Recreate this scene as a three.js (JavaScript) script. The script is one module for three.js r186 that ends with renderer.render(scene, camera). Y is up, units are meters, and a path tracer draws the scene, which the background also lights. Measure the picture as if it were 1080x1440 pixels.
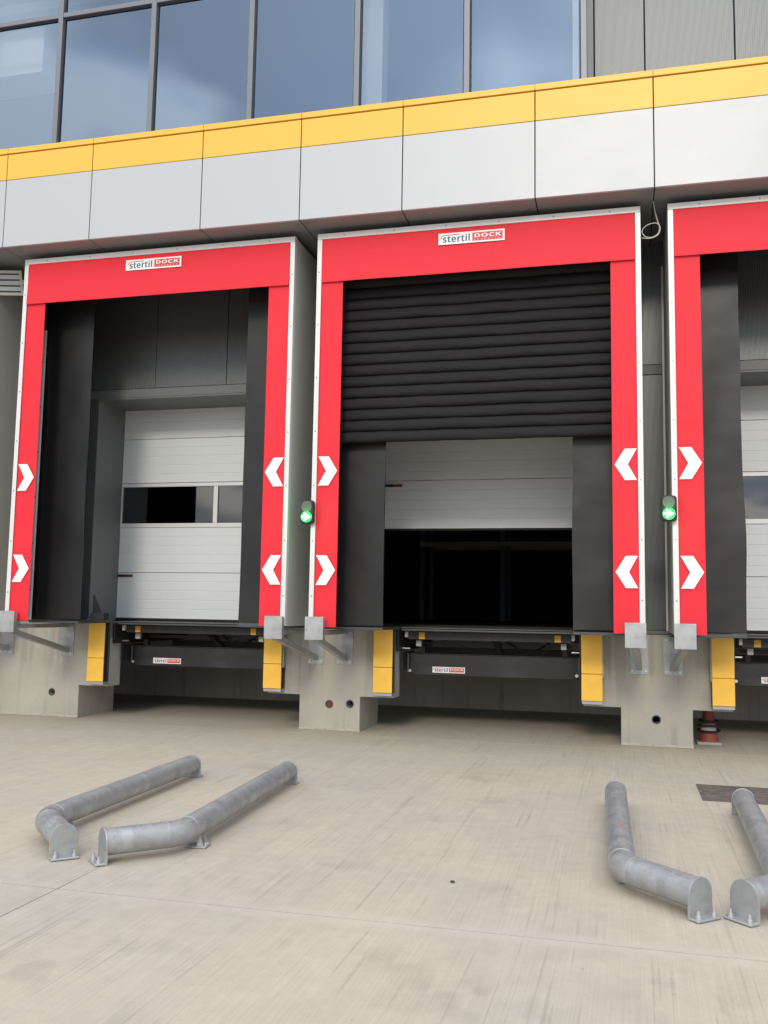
import * as THREE from 'three';
import { RoundedBoxGeometry } from 'three/addons/geometries/RoundedBoxGeometry.js';
import { mergeGeometries, toCreasedNormals } from 'three/addons/utils/BufferGeometryUtils.js';

// ------------------------------------------------------------------ camera, sky, sun, exposure
const scene = new THREE.Scene();
const camera = new THREE.PerspectiveCamera(57.668, 768 / 1024, 0.1, 600);
camera.rotation.order = 'YXZ';
camera.position.set(3.182, 1.4065, 9.309);
camera.rotation.set(0.1046, 0.2508, 0.0167);
scene.add(camera);

const renderer = new THREE.WebGLRenderer({ antialias: true });
renderer.toneMapping = THREE.LinearToneMapping;
renderer.toneMappingExposure = 1.06;
renderer.shadowMap.enabled = true;

const SUN = new THREE.Vector3(0.045, 0.45, 0.89).normalize();
const sun = new THREE.DirectionalLight(new THREE.Color().setRGB(1.0, 0.91, 0.77), 0.98);
sun.position.copy(SUN).multiplyScalar(40);
sun.castShadow = true;
sun.shadow.radius = 20;
sun.shadow.mapSize.set(2048, 2048);
Object.assign(sun.shadow.camera, { left: -16, right: 16, top: 16, bottom: -16, near: 1, far: 90 });
scene.add(sun); scene.add(sun.target);

// ------------------------------------------------------------------ noise
function rng(seed) { let a = seed >>> 0; return () => { a = (a + 0x6D2B79F5) >>> 0; let t = Math.imul(a ^ (a >>> 15), 1 | a); t = (t + Math.imul(t ^ (t >>> 7), 61 | t)) ^ t; return ((t ^ (t >>> 14)) >>> 0) / 4294967296; }; }
function lattice(seed, n) { const r = rng(seed), a = new Float32Array(n * n); for (let i = 0; i < n * n; i++) a[i] = r(); return a; }
const LN = 256, LAT = lattice(7, LN);
// value noise on a lattice that repeats every px, py cells
function vnoise(x, y, px, py, o = 0) {
  const xi = Math.floor(x), yi = Math.floor(y), fx = x - xi, fy = y - yi;
  const sx = fx * fx * (3 - 2 * fx), sy = fy * fy * (3 - 2 * fy);
  const m = (v, p) => ((v % p) + p) % p;
  const x0 = (m(xi, px) + o * 37) & 255, x1 = (m(xi + 1, px) + o * 37) & 255, y0 = ((m(yi, py) + o * 61) & 255) * LN, y1 = ((m(yi + 1, py) + o * 61) & 255) * LN;
  const a = LAT[y0 + x0], b = LAT[y0 + x1], c = LAT[y1 + x0], d = LAT[y1 + x1];
  return (a + (b - a) * sx) + ((c + (d - c) * sx) - (a + (b - a) * sx)) * sy;
}
function fbm(x, y, p, oct, o = 0) { let s = 0, a = 0.5, t = 0; for (let k = 0; k < oct; k++) { s += a * vnoise(x, y, p, p, o + k); t += a; x *= 2; y *= 2; p *= 2; a *= 0.5; } return s / t; }
const clamp = (v, a = 0, b = 1) => Math.min(b, Math.max(a, v));
const smooth = (a, b, v) => { const t = clamp((v - a) / (b - a)); return t * t * (3 - 2 * t); };

// ------------------------------------------------------------------ sky: broken high overcast
{
  const w = 2048, h = 1024, data = new Float32Array(w * h * 4);
  const n3 = (x, y, z, s) => (fbm(x * s + 11.3, z * s + 3.1, 256, 4, 1) + fbm(y * s * 1.3 + 5.7, x * s + 8.9, 256, 4, 4)) * 0.5;
  for (let j = 0; j < h; j++) {
    const el = ((j + 0.5) / h - 0.5) * Math.PI;
    for (let i = 0; i < w; i++) {
      const az = ((i + 0.5) / w - 0.5) * 2 * Math.PI, ce = Math.cos(el);
      const x = ce * Math.cos(az), y = Math.sin(el), z = ce * Math.sin(az), k = (j * w + i) * 4;
      if (y < 0) { data[k] = 0.46; data[k + 1] = 0.43; data[k + 2] = 0.39; data[k + 3] = 1; continue; }
      // clouds on a flat layer seen in perspective
      const q = 1 / (y + 0.22), c = n3(x * q, q, z * q, 3.4), c2 = fbm(x * q * 2.6 + 43, z * q * 2.6 + 27, 256, 4, 9);
      const cover = smooth(0.39, 0.58, c), dark = smooth(0.40, 0.60, c2);
      const blue = [0.45, 0.57, 0.76], lit = [1.22, 1.14, 1.04], shade = [0.33, 0.35, 0.39];
      const ang = Math.acos(clamp(x * SUN.x + y * SUN.y + z * SUN.z, -1, 1)) * 57.3;
      const glow = 0.85 * Math.exp(-(ang * ang) / (2 * 15 * 15)) + 0.35 * Math.exp(-(ang * ang) / (2 * 38 * 38));
      const hor = 1;
      for (let m = 0; m < 3; m++) {
        const cl = lit[m] + (shade[m] - lit[m]) * dark * 0.85;
        data[k + m] = ((blue[m] + (cl - blue[m]) * cover) * (0.62 + 1.35 * y) * hor * 1.22 + glow * (0.5 + 0.5 * cover) * [0.86, 0.88, 0.90][m]);
      }
      data[k + 3] = 1;
    }
  }
  const t = new THREE.DataTexture(data, w, h, THREE.RGBAFormat, THREE.FloatType);
  t.mapping = THREE.EquirectangularReflectionMapping; t.magFilter = THREE.LinearFilter; t.needsUpdate = true;
  scene.background = t; scene.environment = t;
}

// ------------------------------------------------------------------ textures
function tex(w, h, fn, { srgb = true, wrap = THREE.RepeatWrapping, repeat = null } = {}) {
  const d = new Uint8Array(w * h * 4), c = [0, 0, 0];
  const enc = (v) => { v = clamp(v); return Math.round(255 * (v <= 0.0031308 ? 12.92 * v : 1.055 * Math.pow(v, 1 / 2.4) - 0.055)); };
  for (let j = 0; j < h; j++) for (let i = 0; i < w; i++) {
    fn((i + 0.5) / w, (j + 0.5) / h, c); const k = (j * w + i) * 4;
    for (let m = 0; m < 3; m++) d[k + m] = srgb ? enc(c[m]) : Math.round(255 * clamp(c[m]));
    d[k + 3] = 255;
  }
  const t = new THREE.DataTexture(d, w, h, THREE.RGBAFormat);
  t.wrapS = t.wrapT = wrap; t.magFilter = THREE.LinearFilter; t.minFilter = THREE.LinearMipmapLinearFilter; t.generateMipmaps = true;
  if (srgb) t.colorSpace = THREE.SRGBColorSpace;
  if (repeat) t.repeat.set(repeat[0], repeat[1]);
  t.needsUpdate = true; return t;
}
const grey = (v, c) => { c[0] = c[1] = c[2] = v; };

// yard concrete: uv in metres over a 9.2 m square whose corner lies at x -3, z -1.5
const GS = 9.2, GX = -3, GZ = -1.5;
const smudge = [[1.95, 3.0, .05, .16], [1.35, 3.2, .08, .2], [1.05, 3.35, .09, .14], [2.42, 3.35, .12, .1], [2.75, 3.1, .1, .12], [2.2, 5.5, .35, .18], [2.55, 5.75, .3, .2], [1.2, 5.6, .16, .2], [0.95, 6.0, .3, .16], [2.9, 6.2, .2, .12], [1.6, 6.3, .18, .12],
  [1.1, 2.0, .18, .12], [2.3, 2.2, .25, .14], [0.2, 1.4, .3, .2], [2.0, 1.2, .4, .25], [-0.8, 1.0, .35, .2], [3.4, 5.6, .3, .2], [1.7, 4.2, .22, .1], [2.6, 4.4, .16, .12]];
function groundAt(x, z) {
  const u = (x - GX) / GS, v = (z - GZ) / GS;
  const edge = Math.max(Math.exp(-Math.pow((z - 5.06) / 0.085, 4)), 0.8 * Math.exp(-Math.pow((z + 0.9) / 0.08, 4)));
  const bend = 0.02 * vnoise(x * 1.3, z * 0.8, 4096, 4096, 21), xb = x + bend;
  const fine = vnoise(xb * 210, z * 2.6, 4096, 4096, 1), mid = vnoise(xb * 52, z * 1.5, 4096, 4096, 2), wide = vnoise(x * 13, z * 0.6, 4096, 4096, 3);
  const drag = vnoise(xb * 118, z * 1.0 + 0.7 * vnoise(x * 10, z * 0.2, 4096, 4096, 7), 4096, 4096, 12);
  const broom = ((fine - 0.5) * 0.34 + (mid - 0.5) * 0.12 + (wide - 0.5) * 0.10 - smooth(0.84, 0.92, drag) * 0.46 + smooth(0.86, 0.94, 1 - drag) * 0.20) * (1 - edge * 0.85);
  const mott = (fbm(u * 11, v * 11, 4096, 6, 4) - 0.5), big = (fbm(u * 3 + 3, v * 3, 4096, 3, 6) - 0.5), spk = vnoise(x * 230, z * 230, 4096, 4096, 8);
  let st = 0;
  for (const [sx, sz, rx, rz] of smudge) { const dx = (x - sx) / rx, dz = (z - sz) / rz, d2 = dx * dx + dz * dz; if (d2 < 5) st = Math.max(st, Math.exp(-d2) * smooth(0.42, 0.60, fbm(u * 60, v * 44, 4096, 5, 10))); }
  const patch = smooth(0.52, 0.66, fbm(u * 22, v * 17, 4096, 5, 14)), grit = fbm(x * 14, z * 14, 4096, 4, 16);
  const fleck = smooth(0.965, 0.985, vnoise(x * 60, z * 60, 4096, 4096, 23));
  return { grit, broom, mott, big, spk, st, edge, patch, fleck };
}
function yardTextures(x0, z0, size) {
  const map = tex(2048, 2048, (u, v, c) => {
    const g = groundAt(x0 + u * size, z0 + v * size);
    const k = 1 + g.broom * 0.27 + g.mott * 0.15 + g.big * 0.05 + (g.grit - 0.5) * 0.14 + (g.spk - 0.5) * 0.07 + g.edge * 0.05 - g.st * 0.13 - g.patch * 0.03 - g.fleck * 0.22;
    c[0] = 0.493 * k * (1 + g.mott * 0.05); c[1] = 0.433 * k; c[2] = 0.350 * k * (1 - g.mott * 0.06 + g.edge * 0.03);
  }, { wrap: THREE.MirroredRepeatWrapping });
  const bump = tex(1024, 1024, (u, v, c) => { const g = groundAt(x0 + u * size, z0 + v * size); grey(0.5 + g.broom * 0.6 + g.mott * 0.25 + (g.spk - 0.5) * 0.12, c); }, { srgb: false, wrap: THREE.MirroredRepeatWrapping });
  return { map, bump };
}
const yardFar = yardTextures(GX, GZ, GS), NS = 4.6, NX = 0.1, NZ = 5.0, yardNear = yardTextures(NX, NZ, NS);

// cast concrete of the piers: 3 m square, with formwork clouding and rain streaks
const castMap = tex(1024, 1024, (u, v, c) => {
  const mott = fbm(u * 8, v * 8, 8, 6, 3) - 0.5, cloud = fbm(u * 3, v * 3, 3, 3, 9) - 0.5;
  const run = smooth(0.60, 0.86, vnoise(u * 60, v * 2, 60, 2, 5)) * smooth(0.3, 0.65, fbm(u * 12, v * 4, 4, 3, 12));
  const hole = smooth(0.93, 0.97, vnoise(u * 150, v * 150, 150, 150, 6)) * 0.5, spk = vnoise(u * 500, v * 500, 500, 500, 8) - 0.5;
  const k = 1 + mott * 0.32 + cloud * 0.26 - run * 0.18 - hole * 0.3 + spk * 0.08;
  c[0] = 0.44 * k; c[1] = 0.42 * k; c[2] = 0.368 * k;
});
const castBump = tex(512, 512, (u, v, c) => grey(0.5 + (fbm(u * 16, v * 16, 16, 5, 3) - 0.5) * 0.6 - smooth(0.9, 0.96, vnoise(u * 70, v * 70, 70, 70, 6)) * 0.4, c), { srgb: false });

// hot-dip galvanised steel: 0.5 m square
const galvMap = tex(512, 512, (u, v, c) => {
  const a = fbm(u * 5, v * 5, 5, 5, 2) - 0.5, s = vnoise(u * 42, v * 42, 42, 42, 5) - 0.5, m = smooth(0.56, 0.72, fbm(u * 4, v * 4, 4, 5, 7)), dk = smooth(0.56, 0.70, fbm(u * 6 + 0.3, v * 6, 6, 5, 11));
  const k = 1.12 + a * 0.30 + s * 0.10 + m * 0.10 - dk * 0.10;
  c[0] = 0.365 * k; c[1] = 0.378 * k; c[2] = 0.380 * k;
});
const galvRough = tex(512, 512, (u, v, c) => grey(0.46 + (fbm(u * 7, v * 7, 7, 4, 4) - 0.5) * 0.5 + (vnoise(u * 42, v * 42, 42, 42, 5) - 0.5) * 0.12, c), { srgb: false });
// the same coat on pipes: 2.2 m along, once round
const fbm2 = (x, y, px, py, oct, o) => { let t = 0, a = 0.5, n = 0; for (let k = 0; k < oct; k++) { t += a * vnoise(x, y, px, py, o + k); n += a; x *= 2; y *= 2; px *= 2; py *= 2; a *= 0.55; } return t / n; };
const pipeMap = tex(2048, 512, (u, v, c) => {
  const a = fbm2(u * 20, v * 4, 20, 4, 6, 2) - 0.5, m = smooth(0.55, 0.68, fbm2(u * 25, v * 4, 25, 4, 5, 7)), dk = smooth(0.54, 0.66, fbm2(u * 30, v * 7, 30, 7, 5, 11)), s = vnoise(u * 260, v * 52, 260, 52, 5) - 0.5;
  const run = smooth(0.66, 0.8, vnoise(u * 40, v * 60, 40, 60, 14)) * smooth(0.5, 0.6, fbm2(u * 10, v * 3, 10, 3, 3, 19));
  const k = 1.05 + a * 0.30 + s * 0.10 + m * 0.14 - dk * 0.11 - run * 0.10;
  c[0] = 0.358 * k; c[1] = 0.366 * k; c[2] = 0.366 * k;
});
const pipeRough = tex(1024, 256, (u, v, c) => grey(0.47 + (fbm2(u * 25, v * 5, 25, 5, 5, 7) - 0.5) * -0.45 + (vnoise(u * 260, v * 52, 260, 52, 5) - 0.5) * 0.1, c), { srgb: false });
// micro-rib cladding: one rib every 25 mm
const ribBump = tex(32, 4, (u, v, c) => grey(smooth(0.0, 0.16, u) * (1 - smooth(0.50, 0.66, u)), c), { srgb: false, repeat: [40, 1] });
const vinylBump = tex(512, 512, (u, v, c) => grey(0.5 + (fbm(u * 2, v * 4, 2, 4, 2) - 0.5) * 0.9 + (vnoise(u * 250, v * 250, 250, 250, 4) - 0.5) * 0.02, c), { srgb: false });
const flapBump = tex(512, 512, (u, v, c) => grey(0.5 + (fbm(u * 2 + 0.4, v * 3, 1, 3, 2) - 0.5) * 0.9, c), { srgb: false });
const clothBump = tex(512, 512, (u, v, c) => grey(0.5 + (fbm(u * 14, v * 22, 2, 5, 3) - 0.5) * 0.9 + (vnoise(u * 200, v * 200, 200, 200, 5) - 0.5) * 0.2, c), { srgb: false });
const dustMap = tex(512, 512, (u, v, c) => { const a = smooth(0.45, 0.8, fbm(u * 6, v * 6, 6, 5, 3)), k = 0.016 + a * 0.016; c[0] = k; c[1] = k; c[2] = k * 1.05; });
const paintNoise = tex(512, 512, (u, v, c) => grey(0.41 + (fbm(u * 5, v * 5, 5, 4, 3) - 0.5) * 0.05, c), { srgb: false });
const rustMap = tex(256, 256, (u, v, c) => { const a = fbm(u * 9, v * 9, 9, 5, 3), g = vnoise(u * 90, v * 90, 90, 90, 4), k = 0.5 + a * 0.7 + g * 0.5; c[0] = 0.135 * k * k; c[1] = 0.112 * k * k; c[2] = 0.097 * k * k; });
const doorBump = tex(512, 512, (u, v, c) => grey(0.5 + (vnoise(u * 170, v * 300, 170, 300, 5) - 0.5) * 0.5 + (fbm(u * 30, v * 60, 30, 3, 3) - 0.5) * 0.4, c), { srgb: false });
const yellowMap = tex(256, 256, (u, v, c) => { const a = fbm(u * 5, v * 5, 5, 5, 3) - 0.5, k = 1 + a * 0.18; c[0] = 0.96 * k; c[1] = 0.56 * k; c[2] = 0.07 * k; });

// ------------------------------------------------------------------ materials
const lin = (r, g, b) => new THREE.Color().setRGB(r, g, b);
const std = (o) => new THREE.MeshStandardMaterial(o), phys = (o) => new THREE.MeshPhysicalMaterial(o);
const M = {
  ground: std({ map: yardFar.map, bumpMap: yardFar.bump, bumpScale: 0.0035, roughness: 0.93 }),
  groundNear: std({ map: yardNear.map, bumpMap: yardNear.bump, bumpScale: 0.0035, roughness: 0.93 }),
  subgrade: std({ color: lin(0.05, 0.048, 0.045), roughness: 1 }),
  cast: std({ map: castMap, bumpMap: castBump, bumpScale: 0.002, roughness: 0.9 }),
  rib: std({ color: lin(0.160, 0.168, 0.167), metalness: 0.7, roughness: 0.42, bumpMap: ribBump, bumpScale: 0.0026 }),
  flash: std({ color: lin(0.160, 0.169, 0.170), roughness: 0.5 }),
  silver: phys({ color: lin(0.505, 0.52, 0.54), metalness: 0.08, roughness: 0.4 }),
  yellow: phys({ color: lin(0.86, 0.51, 0.066), metalness: 0.0, roughness: 0.36 }),
  groove: std({ color: lin(0.02, 0.02, 0.02), roughness: 0.9 }),
  soffit: phys({ color: lin(0.24, 0.235, 0.24), roughness: 0.4 }),
  red: phys({ color: lin(0.80, 0.024, 0.041), roughness: 0.58, specularIntensity: 0.7, bumpMap: vinylBump, bumpScale: 0.011 }),
  alu: std({ color: lin(0.75, 0.75, 0.735), metalness: 0.15, roughness: 0.42 }),
  rivet: std({ color: lin(0.30, 0.30, 0.30), metalness: 0.7, roughness: 0.4 }),
  side: std({ color: lin(0.54, 0.535, 0.49), roughness: 0.6, bumpMap: vinylBump, bumpScale: 0.004 }),
  flap: phys({ color: lin(0.009, 0.0093, 0.010), roughness: 0.43, bumpMap: flapBump, bumpScale: 0.018 }),
  liner: std({ color: lin(0.016, 0.016, 0.017), roughness: 0.6 }),
  quilt: std({ color: lin(0.0078, 0.0068, 0.0085), roughness: 0.8, bumpMap: clothBump, bumpScale: 0.006 }),
  chevron: std({ color: lin(0.86, 0.86, 0.84), roughness: 0.5 }),
  door: std({ color: lin(0.71, 0.74, 0.745), roughness: 0.5, bumpMap: doorBump, bumpScale: 0.0012 }),
  rubber: std({ color: lin(0.014, 0.014, 0.015), roughness: 0.7 }),
  pane: phys({ color: lin(0.55, 0.58, 0.6), transmission: 1, thickness: 0, roughness: 0.02, ior: 1.9 }),
  glass: phys({ color: lin(0.245, 0.335, 0.465), metalness: 1, roughness: 0.012, transparent: true, opacity: 0.55 }),
  mullion: std({ color: lin(0.20, 0.215, 0.24), metalness: 0.2, roughness: 0.4 }),
  gasket: std({ color: lin(0.03, 0.035, 0.05), roughness: 0.6 }),
  galv: std({ map: galvMap, roughnessMap: galvRough, metalness: 0.55, roughness: 1.0 }),
  galvPipe: std({ map: pipeMap, roughnessMap: pipeRough, metalness: 0.42, roughness: 1.0 }),
  black: std({ map: dustMap, roughness: 0.5 }),
  steelDark: std({ color: lin(0.085, 0.09, 0.095), metalness: 0.4, roughness: 0.45 }),
  deck: std({ color: lin(0.10, 0.098, 0.09), roughness: 0.6 }),
  bumperYellow: std({ map: yellowMap, roughness: 0.5 }),
  tag: std({ color: lin(0.62, 0.33, 0.03), roughness: 0.6 }),
  greyPlastic: std({ color: lin(0.42, 0.42, 0.40), roughness: 0.5 }),
  zinc: std({ color: lin(0.66, 0.67, 0.68), metalness: 0.7, roughness: 0.35 }),
  redCap: std({ color: lin(0.16, 0.035, 0.03), roughness: 0.7 }),
  cable: std({ color: lin(0.52, 0.50, 0.44), roughness: 0.6 }),
  coneRed: std({ color: lin(0.24, 0.05, 0.034), roughness: 0.6 }),
  coneWhite: std({ color: lin(0.36, 0.35, 0.33), roughness: 0.55 }),
  cover: std({ map: rustMap, bumpMap: castBump, bumpScale: 0.003, roughness: 0.75, metalness: 0.3 }),
  interior: std({ color: lin(0.10, 0.10, 0.105), roughness: 0.85 }),
  interiorFloor: std({ color: lin(0.16, 0.155, 0.15), roughness: 0.5 }),
  office: std({ color: lin(0.11, 0.115, 0.12), roughness: 0.9 }),
  officeWhite: std({ color: lin(0.82, 0.86, 0.84), roughness: 0.7 }),
  rackBlue: std({ color: lin(0.20, 0.22, 0.26), roughness: 0.5 }),
  rackBeam: std({ color: lin(0.62, 0.56, 0.46), roughness: 0.6 }),
  housing: std({ color: lin(0.028, 0.028, 0.03), roughness: 0.45 }),
  lensOff: phys({ color: lin(0.09, 0.085, 0.085), roughness: 0.3, clearcoat: 0.6 }),
  lensGreen: std({ color: lin(0.02, 0.12, 0.03), emissive: lin(0.02, 0.62, 0.10), emissiveIntensity: 2.0 }),
  arrow: std({ color: lin(0.6, 0.9, 0.6), emissive: lin(0.75, 1.0, 0.8), emissiveIntensity: 5 }),
  lampBody: std({ color: lin(0.50, 0.49, 0.45), roughness: 0.5 }),
  lampLens: phys({ color: lin(0.50, 0.53, 0.56), roughness: 0.25 }),
  pebble: std({ color: lin(0.06, 0.055, 0.05), roughness: 0.9 }),
  orangeTag: std({ color: lin(0.55, 0.18, 0.05), roughness: 0.6 }),
};
M.silver.roughnessMap = paintNoise; M.silver.roughness = 1; M.yellow.roughnessMap = paintNoise; M.yellow.roughness = 1;

// printed maker's plate
function platePrint() {
  const c = document.createElement('canvas'); c.width = 1024; c.height = 184; const g = c.getContext('2d');
  g.fillStyle = '#f2f2f0'; g.fillRect(0, 0, 1024, 184);
  g.fillStyle = '#d8414d'; g.fillRect(528, 26, 466, 132);
  g.fillStyle = '#f4f0ee'; g.save(); g.translate(548, 104); g.scale(1.72, 1); g.font = 'bold 82px sans-serif'; g.textBaseline = 'alphabetic';
  const dw = g.measureText('DOCK').width; g.scale(424 / 1.72 / dw, 1); g.fillText('DOCK', 0, 0); g.restore();
  g.font = 'bold 27px sans-serif'; const s = 'PRODUCTS'; for (let i = 0; i < 8; i++) g.fillText(s[i], 552 + i * 54, 144);
  g.fillStyle = '#3c5680'; g.save(); g.translate(62, 150); g.font = 'bold 150px sans-serif'; const w = g.measureText('stertil').width; g.scale(440 / w, 1); g.fillText('stertil', 0, 0); g.restore();
  g.strokeStyle = '#d8414d'; g.lineWidth = 13; g.beginPath(); g.moveTo(34, 92); g.quadraticCurveTo(52, 40, 120, 34); g.lineTo(330, 34); g.stroke();
  const t = new THREE.CanvasTexture(c); t.colorSpace = THREE.SRGBColorSpace; return t;
}
M.print = std({ map: platePrint(), roughness: 0.45 });

// ------------------------------------------------------------------ helpers
const taken = {};
function numbered(n) { const k = taken[n] = (taken[n] ?? -1) + 1; return k ? `${n}_${String(k).padStart(3, '0')}` : n; }
function tag(o, label, category, group) { o.userData.label = label; o.userData.category = category; if (group) o.userData.group = group; return o; }
function thing(name, label, category, pos = [0, 0, 0], group) { const o = new THREE.Group(); o.name = numbered(name); o.position.set(...pos); scene.add(o); return tag(o, label, category, group); }
function part(name, geo, mat, parent) { const m = new THREE.Mesh(geo, mat); m.name = name; m.castShadow = m.receiveShadow = true; parent.add(m); return m; }
// uv in metres, laid along the face's own plane, from positions shifted by off
function uvM(g, scale = 1, off = [0, 0, 0]) {
  if (g.index) g = g.toNonIndexed();
  const p = g.attributes.position, uv = new Float32Array(p.count * 2), a = new THREE.Vector3(), b = new THREE.Vector3(), c = new THREE.Vector3(), n = new THREE.Vector3();
  for (let i = 0; i < p.count; i += 3) {
    a.fromBufferAttribute(p, i); b.fromBufferAttribute(p, i + 1); c.fromBufferAttribute(p, i + 2);
    n.copy(b).sub(a).cross(c.clone().sub(a)); const ax = Math.abs(n.x), ay = Math.abs(n.y), az = Math.abs(n.z);
    [a, b, c].forEach((v, k) => {
      const x = v.x + off[0], y = v.y + off[1], z = v.z + off[2];
      const [s, t] = az >= ax && az >= ay ? [x, y] : ax >= ay ? [z, y] : [x, z];
      uv[(i + k) * 2] = s * scale; uv[(i + k) * 2 + 1] = t * scale;
    });
  }
  g.setAttribute('uv', new THREE.BufferAttribute(uv, 2)); return g;
}
// box from corner to corner, optionally with rounded edges
function box(x0, x1, y0, y1, z0, z1, r = 0, scale = 1, off) {
  const w = x1 - x0, h = y1 - y0, d = z1 - z0;
  const g = r ? new RoundedBoxGeometry(w, h, d, 1, Math.min(r, w / 2.1, h / 2.1, d / 2.1)) : new THREE.BoxGeometry(w, h, d);
  g.translate((x0 + x1) / 2, (y0 + y1) / 2, (z0 + z1) / 2);
  return uvM(g, scale, off);
}
function extrude(pts, depth, bevel = 0, holes = []) {
  const s = new THREE.Shape(pts.map((p) => new THREE.Vector2(p[0], p[1])));
  for (const [x, y, r] of holes) { const h = new THREE.Path(); h.absarc(x, y, r, 0, Math.PI * 2, true); s.holes.push(h); }
  const g = new THREE.ExtrudeGeometry(s, { depth: depth - 2 * bevel, bevelEnabled: bevel > 0, bevelThickness: bevel, bevelSize: bevel, bevelOffset: -bevel, bevelSegments: 1, curveSegments: 20 });
  g.translate(0, 0, bevel); return g;
}
const merge = (gs) => mergeGeometries(gs.map((g) => { const n = g.index ? g.toNonIndexed() : g; for (const k of Object.keys(n.attributes)) if (!['position', 'normal', 'uv'].includes(k)) n.deleteAttribute(k); return n; }));
function bar(a, b, w, h, r = 0.004) { // square tube between two points
  const va = new THREE.Vector3(...a), vb = new THREE.Vector3(...b), L = va.distanceTo(vb);
  const g = new RoundedBoxGeometry(w, h, L, 1, r), o = new THREE.Object3D(); o.position.copy(va).lerp(vb, 0.5); o.lookAt(vb); o.updateMatrix();
  const gg = uvM(g, 2); gg.applyMatrix4(o.matrix); return gg;
}
function rod(a, b, r, seg = 10) { const va = new THREE.Vector3(...a), vb = new THREE.Vector3(...b); const g = new THREE.CylinderGeometry(r, r, va.distanceTo(vb), seg); g.rotateX(Math.PI / 2); const o = new THREE.Object3D(); o.position.copy(va).lerp(vb, 0.5); o.lookAt(vb); o.updateMatrix(); g.applyMatrix4(o.matrix); return g; }

// ------------------------------------------------------------------ measures (metres; shelter fronts at z = 0)
const W = 3.4, P = 3.662, T = 5.477, B = 1.216, A = 0.296, H = 4.926, D = 1.208, F = 0.262;
const FB = 5.546, FM = 6.361, FT = 6.674, DOOR = -1.87, SILL = 1.2;
const OP0 = 0.33, OP1 = W - 0.33, LINTEL = 4.03;       // wall opening within a bay
const BAYS = [-P, 0, P], GAP = -(P - W) / 2;            // pier centres at GAP + k P

// ------------------------------------------------------------------ ground
{
  const g = new THREE.Group(); g.name = 'yard_ground'; g.userData.kind = 'structure'; scene.add(g);
  const base = new THREE.PlaneGeometry(500, 500); base.rotateX(-Math.PI / 2); base.translate(0, -0.03, 0);
  part('subgrade', base, M.subgrade, g);
  const sheet = (name, pts, near) => { // pts are x, z of the slab's outline
    const e = extrude(pts.map(([x, z]) => [x, -z]), 0.16, 0); e.rotateX(-Math.PI / 2); e.translate(0, -0.16, 0);
    const n = toCreasedNormals(e.index ? e.toNonIndexed() : e, 0.6), p = n.attributes.position, uv = new Float32Array(p.count * 2);
    for (let i = 0; i < p.count; i++) { uv[2 * i] = near ? (p.getX(i) - NX) / NS : (p.getX(i) - GX) / GS; uv[2 * i + 1] = near ? (p.getZ(i) - NZ) / NS : (p.getZ(i) - GZ) / GS; }
    n.setAttribute('uv', new THREE.BufferAttribute(uv, 2));
    return part(name, n, near ? M.groundNear : M.ground, g);
  };
  const j = 0.004, zf = -0.9, zc = 5.06, xs = 0.45;
  sheet('concrete_slab', [[-24, -4.7], [26, -4.7], [26, zf - j], [-24, zf - j]]);
  sheet('concrete_slab', [[-24, zf + j], [26, zf + j], [26, zc - 0.0035], [xs + 0.003, zc - 0.0035], [xs - 0.02, 4.35], [xs - 0.004, zc - 0.0035], [-24, zc - 0.0035]]);
  sheet('concrete_slab', [[-24, zc + 0.0035], [xs - 0.003, zc + 0.0035], [xs + 0.04, 40], [-24, 40]], true);
  sheet('concrete_slab', [[xs + 0.003, zc + 0.0035], [26, zc + 0.0035], [26, 40], [xs + 0.046, 40]], true);
}

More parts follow.
